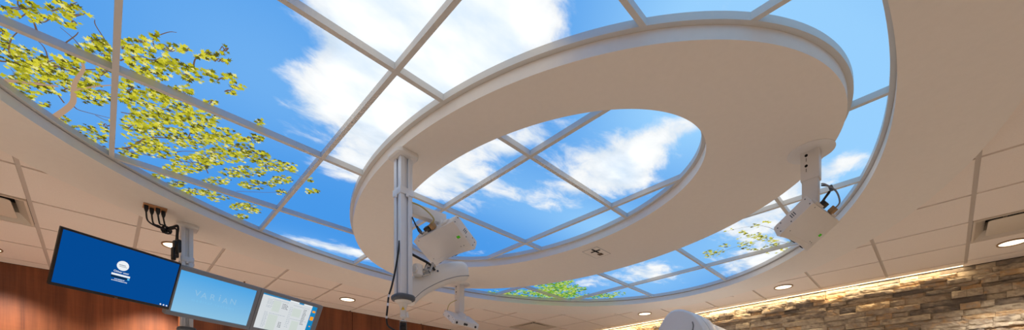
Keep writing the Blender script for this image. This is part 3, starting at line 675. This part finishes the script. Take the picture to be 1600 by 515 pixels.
# ------------------------------------------------------------------ camera pods
W_, L_, T_, B_ = .396, .169, .063, .041
PODR = [((.7472, .5565, .3633), (-.6641, .6061, .4376), (.0233, -.5683, .8225)), ((.8103, -.4725, -.3465), (.5855, .6772, .4458), (.024, -.5641, .8254)), ((-.6013, .6402, .478), (-.799, -.478, -.3648), (-.0051, -.6013, .799))]
PODC = [(688.9, 379.4, 2.69), (1270.3, 352.7, 2.418), (717.8, 502.06, 4.847)]
PODL = ['white box camera pod on a bracket behind the tall post, tilted below the opening', 'white box camera pod at the right, hanging from the ring on a square stem', 'white camera pod with four black lenses, hanging at the far side of the ring']
def pod(k):
    R = Matrix(PODR[k]); R3 = (MC @ R); loc = at(*PODC[k])
    t = thing('camera_pod', PODL[k], 'camera pod', Matrix.Translation(loc) @ R3.to_4x4(), 'wall of three tracking camera pods' if False else 'white ceiling camera pods')
    h, l = W_/2, L_/2
    # body: box with one chamfered edge along the back
    b = MB(); b.box((W_, L_, T_), (0, 0, T_/2), bev=.0025); b.build('body', M['white'], t, keep=True)
    # nose with four lenses: tapered, slightly hollowed front
    rows = []; n = 20
    def nose(yo, z0, z1): return [(-h+.0006, yo, z0)] + []
    bm_ = MB(); secs = []
    for i in range(n+1):
        x = -h + W_*i/n; e = abs(2*i/n-1); cy = -.016*(1-e*e)
        yb = l+B_+cy*.9; yt = l+B_*.75+cy*.6
        secs.append([(x, l-.0005, 0), (x, yb-.006, 0), (x, yb, .008), (x, yt, T_-.012), (x, yt-.008, T_-.002), (x, l-.0005, T_)])
    bm_.loops(secs); bm_.build('nose', M['white'], t, keep=True, ang=25)
    b = MB()
    for x in (-.15, -.01, .022, .155):
        e = abs(x/h); y = l+B_*.88-.016*.8*(1-e*e)
        m4 = Matrix.Translation((x, y-.004, T_*.42)) @ Matrix.Rotation(-PI/2-.18, 4, 'X')
        MB().lathe([(.0, .012), (.008, .0125), (.011, .014), (.0125, .012), (.0125, -.01)][::-1] if x != .022 else [(.014, -.01), (.014, .013), (.012, .016), (.009, .014), (0, .013)], m4, 24, False).build('lens', M['black'], t, keep=True)
    # vents and screws on both end faces, seam and glowing green label on the underside
    for s_ in (-1, 1):
        for q in range(3): MB().box((.0012, .0045, .024), (s_*(h+.0001), -.012+.010*q+.012, T_*.55)).build('vent_slot', M['grey'], t, keep=True)
        for y, zz in ((-l+.012, .012), (-l+.012, T_-.012), (.035, .012), (l-.012, T_-.012), (l+.014, .014), (l+.014, T_-.022)): MB().lathe([(.0035, -.001), (.0035, .0012), (0, .0016)], Matrix.Translation((s_*h, y, zz)) @ Matrix.Rotation(s_*PI/2, 4, 'Y'), 10).build('screw', M['grey'], t, keep=True)
    for x, y in ((-.15, l-.012), (.15, l-.012), (.125, l-.014), (-.15, -l+.012)): MB().lathe([(.003, -.001), (.003, .0012), (0, .0014)], Matrix.Translation((x, y, 0)) @ Matrix.Rotation(PI, 4, 'X'), 10).build('screw', M['grey'], t, keep=True)
    MB().box((.026, .016, .0014), (h-.042 if k != 1 else h-.045, .012 if k != 1 else .020, -.0004)).build('green_label', M['greenlabel'], t, keep=True)
    # plug sockets on the back
    MB().box((.10, .012, .03), (-.10, -l-.006, T_*.5), bev=.002).build('socket_panel', M['white'], t, keep=True); MB().box((.05, .010, .036), (.11, -l-.005, T_*.5), bev=.002).build('socket_panel', M['white'], t, keep=True)
    MB().box((.052, .03, .026), (-.045, -l-.018, T_*.5), bev=.004).build('plug', M['black'], t, keep=True)
    b = MB(); b.box((.034, .036, .03), (.005 if k != 1 else .085, -l-.020, T_*.5), bev=.004); b.build('connector', M['beige'], t, keep=True)
    # ball joint where the stem meets the lid
    jr = .5 if k == 0 else 1.
    MB().lathe([(.055*jr, T_-.002), (.052*jr, T_+.012*jr), (.036*jr, T_+.028*jr), (.030*jr, T_+.04*jr), (0, T_+.04*jr)], Matrix(), 28).build('joint', M['white'], t, keep=True)
    top = (Matrix.Translation(loc) @ R3.to_4x4()) @ Vector((0, 0, T_+.035))
    return t, top, Matrix.Translation(loc) @ R3.to_4x4()
pods = [pod(k) for k in range(3)]
def lbox(t, m4, *a, **k): pass
# second and third pod: stems of square tube under round plates
def stem(t, up, vp, top, zmid):
    c = Vector((up, vp, 0))
    MB().lathe([(.117, ZS), (.117, ZS-.003), (.112, ZS-.006), (.05, ZS-.007)], Matrix.Translation((up, vp, 0)), 48).build('ceiling_plate', M['white'], t)
    MB().box((.070, .090, ZS-.004-zmid), (up, vp, (ZS-.004+zmid)/2), bev=.002).build('outer_tube', M['white'], t)
    zl = top.z - .004
    MB().box((.060, .078, zmid+.03-zl), (up, vp, (zmid+.03+zl)/2), bev=.002).build('inner_tube', M['white'], t)
    MB().loops([[(up+x, vp+y, zl) for x, y in rsq(.058, .076, .012)], [(up+(top.x-up)*.6+x, vp+(top.y-vp)*.6+y, top.z-.02) for x, y in rsq(.062, .062, .03)], [(top.x+x, top.y+y, top.z-.034) for x, y in rsq(.05, .05, .022)]]).build('swivel', M['white'], t)
    b = MB()
    for zz in (ZS-.03, ZS-.09):
        b.lathe([(.008, -.001), (.008, .001), (0, .001)], Matrix.Translation((up-.035, vp+.016, zz)) @ Matrix.Rotation(-PI/2, 4, 'Y'), 14)
        b.box((.0014, .0025, .02), (up-.0352, vp+.016, zz-.025))
    b.build('bolt_hole', M['hole'], t)
stem(pods[1][0], 2.971, .552, pods[1][1], CZ+1.392)
stem(pods[2][0], 2.974, 3.916, pods[2][1], CZ+1.25)
# first pod: bracket arm from the post
top = pods[0][2] @ Vector((0, 0, T_+.012)); a = at(641, 326, 2.56); bq = at(694, 344.5, 2.76)
d = (bq-a); ln = d.length; d.normalize(); sd = d.cross(Vector((0, 0, 1))).normalized(); upv = sd.cross(d)
R = Matrix((d, sd, upv)).transposed()
MB().box((ln, .05, .066), a+d*(ln/2), rot=R, bev=.003).build('bracket_arm', M['white'], pods[0][0])
MB().tube([a.lerp(bq, .8), top], .022, 16).build('swivel', M['white'], pods[0][0])
def cable(t, L, r, mat, name='cable'): return MB().tube(spline(L), r, 8).build(name, mat, t)
m4 = pods[0][2]
def lp_(m4, x, y, z): return m4 @ Vector((x, y, z))
cable(pods[0][0], [at(644, 316, 2.50), at(656, 321, 2.53), at(668, 330, 2.56), at(678, 342, 2.58), lp_(m4, .005, -L_/2-.035, T_*.5)], .0045, M['yellowcable'])
cable(pods[0][0], [at(644, 339, 2.5), at(650, 352, 2.5), at(655, 362, 2.52), lp_(m4, -.115, -L_/2-.004, T_*.5)], .004, M['rubber'])
MB().tube([at(651.5, 354, 2.505), lp_(m4, -.112, -L_/2-.02, T_*.5)], .007, 10).build('boot', M['black'], pods[0][0])
m4 = pods[1][2]
cable(pods[1][0], [Vector((3.0, .505, CZ+1.37)), at(1290, 288, 2.36), at(1306, 298, 2.34), at(1312, 315, 2.33), lp_(m4, .085, -L_/2-.035, T_*.5)], .0042, M['greybezel'])
cable(pods[1][0], [Vector((3.0, .505, CZ+1.36)), at(1296, 291, 2.37), at(1297, 299, 2.37), at(1288, 312, 2.38), lp_(m4, -.03, -L_/2-.02, T_*.5)], .0042, M['rubber'])
MB().tube([at(1296, 299, 2.37), at(1284, 316, 2.385)], .0065, 10, None).build('boot', M['black'], pods[1][0])
MB().tube([at(1297, 290, 2.355), at(1300, 297, 2.35)], .010, 10).build('cable_clip', M['grey'], pods[1][0])
m4 = pods[2][2]
cable(pods[2][0], [at(714, 468, 4.84), at(703, 474, 4.84), at(699, 484, 4.86), lp_(m4, .12, -L_/2-.004, T_*.5)], .0045, M['yellowcable'])
# ------------------------------------------------------------------ soffit cable plate and leads
cp = thing('cable_plate', 'copper coloured outlet plate with four black plugs in the soffit, left of the post', 'outlet plate', (.29, 4.066, ZS))
MB().box((.135, .095, .006), (.295, 4.066, ZS-.004), bev=.002).build('plate', M['copper'], cp)
plugs = [(232, 325, 3.83), (239, 323.5, 3.82), (244.5, 327.5, 3.79), (250.5, 326.5, 3.77)]
ends = []
for i in range(4):
    w = Vector((.245+.033*i, 4.066+(.014 if i % 2 else -.014), 0))
    MB().loops([[(w.x+x, w.y+y, zz) for x, y in rsq(.026+2*g, .026+2*g, .008+g)] for g, zz in ((0, ZS-.007), (0, ZS-.030), (-.004, ZS-.044), (-.008, ZS-.054))]).build('plug', M['black'], cp); ends.append(Vector((w.x, w.y, ZS-.0545)))
lead = thing('cable_bundle', 'tangled bundle of black leads looping from the outlet plate to the black screen', 'cables', ends[0])
knot = at(260, 359, 3.2); side = at(277.5, 355, 3.31); drop = at(277, 376, 3.30)
for i, e in enumerate(ends):
    j = Vector((rnd.uniform(-.015, .015), rnd.uniform(-.015, .015), rnd.uniform(-.02, .02)))
    pts = [e, e+Vector((.01, .0, -.06)), e.lerp(knot, .55)+Vector((0, 0, -.035+.012*i)), knot+j, knot.lerp(side, .5)+Vector((0, 0, .004*i)) + j*.4, side+j*.7, side.lerp(drop, .6)+j*.6, drop+j*.8, at(275+i, 398, 3.22)]
    MB().tube(spline(pts), .0055, 8).build('lead', M['rubber'], lead)
b = MB()
for q in range(6):
    a = Vector((rnd.uniform(-1, 1), rnd.uniform(-1, 1), rnd.uniform(-1, 1))).normalized()*.034
    b.tube([knot-a, knot+a*.9], .007, 8)
b.tube([knot+Vector((math.cos(t)*.03, math.sin(t)*.012, math.sin(t)*.03)) for t in [2*PI*k/14 for k in range(15)]], .006, 8)
b.build('cable_tie', M['rubber'], lead)
b = MB()
for x, y, dd, w, h in ((274.5, 389, 3.28, .035, .13), (279, 384, 3.30, .03, .10), (271, 396, 3.26, .025, .10)): b.box((w, .035, h), at(x, y, dd), rot=Matrix.Rotation(.35, 3, 'Z'), bev=.008)
b.build('adapter', M['black'], lead)
# ------------------------------------------------------------------ screens
def frame_of(cols): return MC @ Matrix(cols)
class Scr:
    def __init__(s, cols, cen): s.R = frame_of(cols); s.c = at(*cen)
    def loc(s, x, y):                                            # pixel on the screen plane -> local x, z
        o = Vector((0, 0, CZ)); d = at(x, y, 1.) - o; n = s.R.col[1]
        t = n.dot(s.c-o)/n.dot(d); q = s.R.transposed() @ (o + d*t - s.c); return q.x, q.z
    def m4(s): return Matrix.Translation(s.c) @ s.R.to_4x4()
def face(x, z, y=-.001): return Matrix.Translation((x, y, z)) @ Matrix.Rotation(PI/2, 4, 'X')   # local xy -> screen xz facing -y
def plate(x0, x1, z0, z1, y0, y1): return MB().box((x1-x0, y1-y0, z1-z0), ((x0+x1)/2, (y0+y1)/2, (z0+z1)/2))
M['lgblue'] = emis('deep blue login page', rgb(4, 74, 148)); M['scrwhite'] = emis('white screen ink', rgb(235, 240, 244)); M['scrdark'] = emis('dark screen ink', rgb(12, 44, 70)); M['scrcyan'] = emis('cyan screen ink', rgb(90, 190, 235)); M['scrgrey'] = emis('grey screen ink', rgb(140, 150, 160))
M['page'] = emis('pale grey screen page', rgb(214, 219, 222)); M['pagegreen'] = emis('pale green grey column', rgb(204, 214, 208)); M['barblue'] = emis('blue screen bar', rgb(24, 132, 190)); M['orange'] = emis('orange screen button', rgb(250, 160, 30)); M['ink'] = emis('dark grey screen ink', rgb(110, 116, 124)); M['ink2'] = emis('light grey screen ink', rgb(160, 172, 186))
M['logo'] = emis('pale blue screen letters', rgb(124, 192, 234)); M['logo2'] = emis('paler screen letters', rgb(140, 190, 226))
def grad_blue():
    m, t, o = nt('pale blue screen page'); N = t.nodes.new; L = t.links.new
    e = N('ShaderNodeEmission'); L(e.outputs[0], o.inputs[0]); tc = N('ShaderNodeTexCoord'); sp = N('ShaderNodeSeparateXYZ'); L(tc.outputs['Generated'], sp.inputs[0])
    r = N('ShaderNodeValToRGB'); L(sp.outputs['Z'], r.inputs[0]); r.color_ramp.elements[0].color = (*rgb(140, 194, 226), 1); r.color_ramp.elements[1].color = (*rgb(76, 164, 228), 1)
    L(r.outputs[0], e.inputs[0]); return m
M['paleblue'] = grad_blue()
# black screen
S = Scr(((.378, -.8339, .4022), (.9258, .3388, -.1675), (.0034, .4357, .9001)), (189.48, 425.95, 4.37*.62))
w, h = .62, .3425
t = thing('computer_monitor', 'black framed screen with a deep blue sign-in page, left of the post', 'monitor', S.m4())
kw = dict(keep=True)
b = MB(); b.box((w, .022, h), (0, .0115, 0), bev=.003); b.box((w*.7, .03, h*.6), (0, .035, 0), bev=.01); b.build('housing', M['black'], t, **kw)
scr = plate(-w/2+.011, w/2-.011, -h/2+.019, h/2-.011, -.0006, .0004).build('screen', M['lgblue'], t, **kw)
x, zz = S.loc(192.1, 415); MB().lathe([(.031, 0), (.031, .0006), (0, .0006)], face(x, zz, -.0006), 40).build('badge', M['scrwhite'], scr, **kw)
b = plate(x-.020, x+.014, zz+.001, zz+.0055, -.0016, -.0012); b.box((.040, .0004, .003), (x+.002, -.0014, zz-.006)); b.build('badge_print', M['scrgrey'], scr, **kw)
x, zz = S.loc(189.6, 425); text_mesh('Other user', .0175, face(x, zz)).build('sign_in_name', M['scrwhite'], scr, smooth=False, **kw)
(x0, za), (x1, zb) = S.loc(173.9, 426.4), S.loc(203, 433); zm = (za+zb)/2
plate(x0, x1, zm-.006, zm+.006, -.0012, -.0007).build('name_field', M['scrwhite'], scr, **kw)
plate(x0, x1-.012, zm-.021, zm-.009, -.0012, -.0007).build('password_field', M['scrdark'], scr, **kw)
plate(x1-.011, x1, zm-.021, zm-.009, -.0012, -.0007).build('go_button', M['scrcyan'], scr, **kw)
xm = (x0+x1)/2
text_mesh('Sign in to: domain', .010, face(xm, zm-.028)).bm.free()
b = MB()
for q, (n_, ln_) in enumerate(((9, .055), (12, .082))):
    xx = xm-ln_/2
    for k in range(n_):
        l_ = ln_/n_*rnd.uniform(.5, .9); b.box((l_, .0004, .0045), (xx+l_/2, -.001, zm-.029-.0105*q)); xx += ln_/n_
b.build('hint_lines', M['scrwhite'], scr, **kw)
for px_ in ((250.5, 474.4), (255.3, 475.8), (260, 477)):
    x, zz = S.loc(*px_); MB().lathe([(.0052, 0), (.0052, .0005), (0, .0005)], face(x, zz, -.0008), 8).build('corner_icon', M['scrwhite'], scr, **kw)
x, zz = S.loc(181.5, 464.5); text_mesh('LG', .012, face(x, zz, -.0004)).build('maker_mark', M['greybezel'], t, smooth=False, **kw)
# swing arm carrying it back to the post
pp = Vector((.505, 4.276, CZ+1.02)); bk = S.m4() @ Vector((0, .05, 0)); el = (pp+bk)/2 + Vector((.18, .12, -.02))
b = MB(); b.tube([pp+Vector((0, 0, 0)), el, bk], .018, 12); b.lathe([(.035, -.03), (.035, .03)], Matrix.Translation(el), 20); b.build('swing_arm', M['grey'], p2)
b = MB(); b.box((.1, .012, .1), (0, .054, 0), bev=.002); b.build('mount_plate', M['grey'], t, **kw)
# two grey screens side by side
S2 = Scr(((.4271, -.8052, .4114), (.9042, .3791, -.1966), (.0024, .456, .89)), (338.1, 468.15, 5.961*.56))
sw, sh = .56, .56*.558
xd, _ = S2.loc(398.3, 482); xl, _ = S2.loc(255.7, 489.8); _, ztop = S2.loc(345, 431.4); _, zbot = S2.loc(320, 501.6)
xr, _ = S2.loc(500.5, 484.5)
def grey_screen(x0, x1, s0, s1, z0, z1, lab):
    xc = (x0+x1)/2; m = S2.m4() @ Matrix.Translation((xc, 0, 0))
    t = thing('computer_monitor', lab, 'monitor', m, 'grey framed screens side by side')
    W = x1-x0
    rows = [[(x, y, z) for x, z in ((-W/2+g, zbot+g), (W/2-g, zbot+g), (W/2-g, ztop-g), (-W/2+g, ztop-g))] for g, y in ((.008, .05), (.0008, .03), (.0008, -.007), (.003, -.010))]
    inn = [[(x, y, z) for x, z in ((s0-xc-g, z0-g), (s1-xc+g, z0-g), (s1-xc+g, z1+g), (s0-xc-g, z1+g))] for g, y in ((.004, -.010), (0, -.002), (0, .0004))]
    MB().loops(rows+inn).build('housing', M['greybezel'], t, keep=True, smooth=False)
    MB().box((.1, .03, .1), (0, .062, (ztop+zbot)/2), bev=.003).build('mount_plate', M['grey'], t, keep=True)
    return t, xc
t, xc = grey_screen(xl, xd, -sw/2, sw/2, -sh/2, sh/2, 'grey framed screen with a pale blue page of faint letters, between two other screens')
scr = plate(-sw/2-xc, sw/2-xc, -sh/2, sh/2, -.0012, .0002).build('screen', M['paleblue'], t, **kw)
def let(ch, px_, py_, size, mat, name, ex=None):
    x, zz = S2.loc(px_, py_); text_mesh(ch, size, face(x-xc, zz, -.0016), .0003).build(name, mat, scr, smooth=False, **kw)
for ch, x, y, s_ in (('V', 308.5, 458.3, .066), ('A', 318.7, 462, .066), ('R', 331.8, 464.5, .066), ('i', 343.3, 465.5, .082), ('A', 351.8, 470, .066), ('N', 364, 471.5, .066)): let(ch, x, y, s_, M['logo2'], 'letter')
x, zz = S2.loc(333.5, 475.2); text_mesh('m e d i c a l   s y s t e m s', .030, face(x-xc, zz, -.0016), .0003).build('small_lettering', M['logo'], scr, smooth=False, **kw)
s0, zq = S2.loc(411.8, 457.2); s1, zq1 = S2.loc(496.3, 479.6); z1 = (zq+zq1)/2; z0 = z1 - sh
t, xc = grey_screen(xd, xr+.012, s0, s1, z0, z1, 'grey framed screen with a white table page and orange buttons, rightmost of the three screens')
scr = plate(s0-xc, s1-xc, z0, z1, -.0012, .0002).build('screen', M['page'], t, **kw)
A, Bx = s0-xc, s1-xc; Wd = Bx-A
def rect(f0, f1, g0, g1, mat, name, y=-.0016): return plate(A+Wd*f0, A+Wd*f1, z1-sh*g1, z1-sh*g0, y-.0003, y).build(name, mat, scr, **kw)
rect(.0, .47, 0, .035, M['barblue'], 'title_bar'); rect(.64, .73, 0, .04, M['barblue'], 'tab'); rect(.9, 1, 0, 1, M['barblue'], 'side_bar')
rect(.925, .985, .13, .19, M['orange'], 'button', -.0021); rect(.92, .985, .32, .44, M['orange'], 'button', -.0021); rect(.945, .975, .62, .65, M['orange'], 'button', -.0021)
rect(.47, .64, 0, .03, M['scrwhite'], 'tab_gap'); rect(.73, .9, 0, .03, M['scrwhite'], 'tab_gap')
rect(.2, .33, .12, .44, M['pagegreen'], 'table_column', -.0014); rect(.18, .34, .54, 1., M['pagegreen'], 'table_column', -.0014); rect(.56, .72, .2, .45, M['pagegreen'], 'table_column', -.0014); rect(.6, .74, .58, 1, M['pagegreen'], 'table_column', -.0014)
b = MB(); b2 = MB()
def run(bb, f0, f1, g, hh=.012):
    x = f0
    while x < f1:
        l_ = rnd.uniform(.012, .03); bb.box((Wd*l_, .0003, sh*hh), (A+Wd*(x+l_/2), -.0018, z1-sh*g)); x += l_+.01
for g in (.13, .17, .21, .25, .31, .35): run(b2, .1, .18, g)
for g in (.1, .51): run(b2, .18, .46, g)
run(b2, .55, .86, .12); run(b2, .56, .88, .53)
for k in range(4): run(b, .36, .44, .17+.042*k, .02)
for k in range(11): run(b, .76, .80, .18+.045*k, .02)
for k in range(4): run(b, .38, .43, .72+.045*k, .02)
for k in range(12): run(b2, .1, .15, .5+.04*k); run(b2, .5, .54, .2+.055*k)
b.build('table_figures', M['ink'], scr, **kw); b2.build('table_captions', M['ink2'], scr, **kw)
# bracket bar between the post and the two grey screens
m = S2.m4(); b = MB()
bar0, bar1 = m @ Vector((xl+.15, .085, (ztop+zbot)/2)), m @ Vector((xr-.1, .085, (ztop+zbot)/2))
b.tube([bar0, bar1], .016, 12)
pj = Vector((.505, 4.276, bar0.z)); tt = max(0, min(1, (pj-bar0).dot(bar1-bar0)/(bar1-bar0).length_squared)); b.tube([pj, bar0.lerp(bar1, tt)], .018, 12)
b.build('screen_bracket', M['grey'], p2)
# ------------------------------------------------------------------ treatment machine by the stone wall
UM = 4.2
def onu(x, y):
    o = Vector((0, 0, CZ)); d = at(x, y, 1.) - o; t = UM/d.x; q = o + d*t; return q.y, q.z
OUT = [(1006, 560), (1014, 540), (1022, 524), (1027, 514.5), (1031, 506.5), (1036, 497.5), (1041, 490.5), (1047, 485.6), (1053, 483), (1060, 482.2), (1067, 482.8), (1075, 485.4), (1081, 488.6), (1086, 492.8), (1091, 498.5), (1096, 506), (1100, 513), (1105, 524), (1111, 542), (1116, 560)]
PO = [onu(*p) for p in OUT]
ZM = .95
cyv = sum(p[0] for p in PO)/len(PO)
poly = [(PO[0][0]+.12, ZM)] + PO + [(PO[-1][0]-.12, ZM)]
czv = 1.7
def outl(g, u):                                                  # outline grown by factor about its centre
    return [(u, cyv+(y-cyv)*g, czv+(z-czv)*g) for y, z in poly]
lm = thing('linear_accelerator', 'white rounded treatment machine head in front of the stone wall', 'medical machine', (UM+.5, cyv, 0))
MB().loops([outl(.955, UM), outl(.975, UM+.004), outl(1.0, UM+.022), outl(1.0, UM+.16)]).build('front_cover', M['linac'], lm, ang=40)
MB().loops([outl(.97, UM+.155), outl(.97, UM+.18)]).build('joint', M['linacgap'], lm)
MB().loops([outl(1.0, UM+.175), outl(1.01, UM+.185), outl(1.01, UM+.40), outl(.99, UM+.42)]).build('middle_cover', M['linac'], lm, ang=40)
MB().loops([outl(.93, UM+.41), outl(.95, UM+.44), outl(.95, UM+1.0), outl(.9, UM+1.04)]).build('rear_cover', M['linac'], lm, ang=40)
b = MB(); rows = []
for uu, r in ((UM+.30, .74), (UM+.34, .78), (UM+.98, .78), (UM+1.02, .74)):
    rows.append([(uu, 2.25+r*math.cos(2*PI*k/64), 1.05+r*math.sin(2*PI*k/64)) for k in range(64)])
b.loops(rows); b.build('gantry_drum', M['linac'], lm, ang=40)
b = MB(); b.box((.9, 1.5, 1.6), (UM+1.45, 2.25, .8), bev=.06, seg=3); b.build('stand', M['linac'], lm)
# seam curve on the front face
def onf(x, y): 
    q = onu(x, y); return Vector((UM-.001, cyv+(q[0]-cyv)*.955+.0, czv+(q[1]-czv)*.955))
MB().tube(spline([onf(1083, 499), onf(1084.5, 505), onf(1083.5, 512), onf(1081, 522), onf(1078, 540)]), .006, 8).build('seam', M['linacgap'], lm)
for m_ in M.values():
    if m_.name not in ('warm strip light', 'warm lamp lens') and any(n.type == 'EMISSION' for n in m_.node_tree.nodes): m_.cycles.emission_sampling = 'NONE'   # large soft emitters: found by bounced rays
# ------------------------------------------------------------------ camera, world
cd = bpy.data.cameras.new('camera'); cd.sensor_width = 36; cd.sensor_fit = 'HORIZONTAL'; cd.lens = F/1600*36
cd.shift_y = (HOR-257.5)/1600; cd.clip_start = .02
co = bpy.data.objects.new('camera', cd); C.objects.link(co); co.location = (0, 0, CZ); co.rotation_euler = (PI/2, 0, -TH)
sc = bpy.context.scene; sc.camera = co
w = bpy.data.worlds.new('world'); sc.world = w; w.use_nodes = True
w.node_tree.nodes['Background'].inputs[0].default_value = (.9, .85, .8, 1); w.node_tree.nodes['Background'].inputs[1].default_value = .0
sc.view_settings.view_transform = 'Standard'; sc.view_settings.look = 'None'; sc.view_settings.exposure = 0; sc.view_settings.gamma = 1; sc.view_settings.use_curve_mapping = False
sc.cycles.max_bounces = 8; sc.cycles.diffuse_bounces = 5; sc.cycles.use_denoising = True; sc.cycles.denoising_input_passes = 'RGB_ALBEDO_NORMAL'; sc.cycles.denoising_prefilter = 'ACCURATE'; sc.cycles.sample_clamp_indirect = 4.0; sc.cycles.use_adaptive_sampling = False
import os
if os.environ.get('DBGP'):
    for inner, i, j, o, px, nl in PANELS: print('PANEL', inner, i, j, [round(q) for q in px], nl)
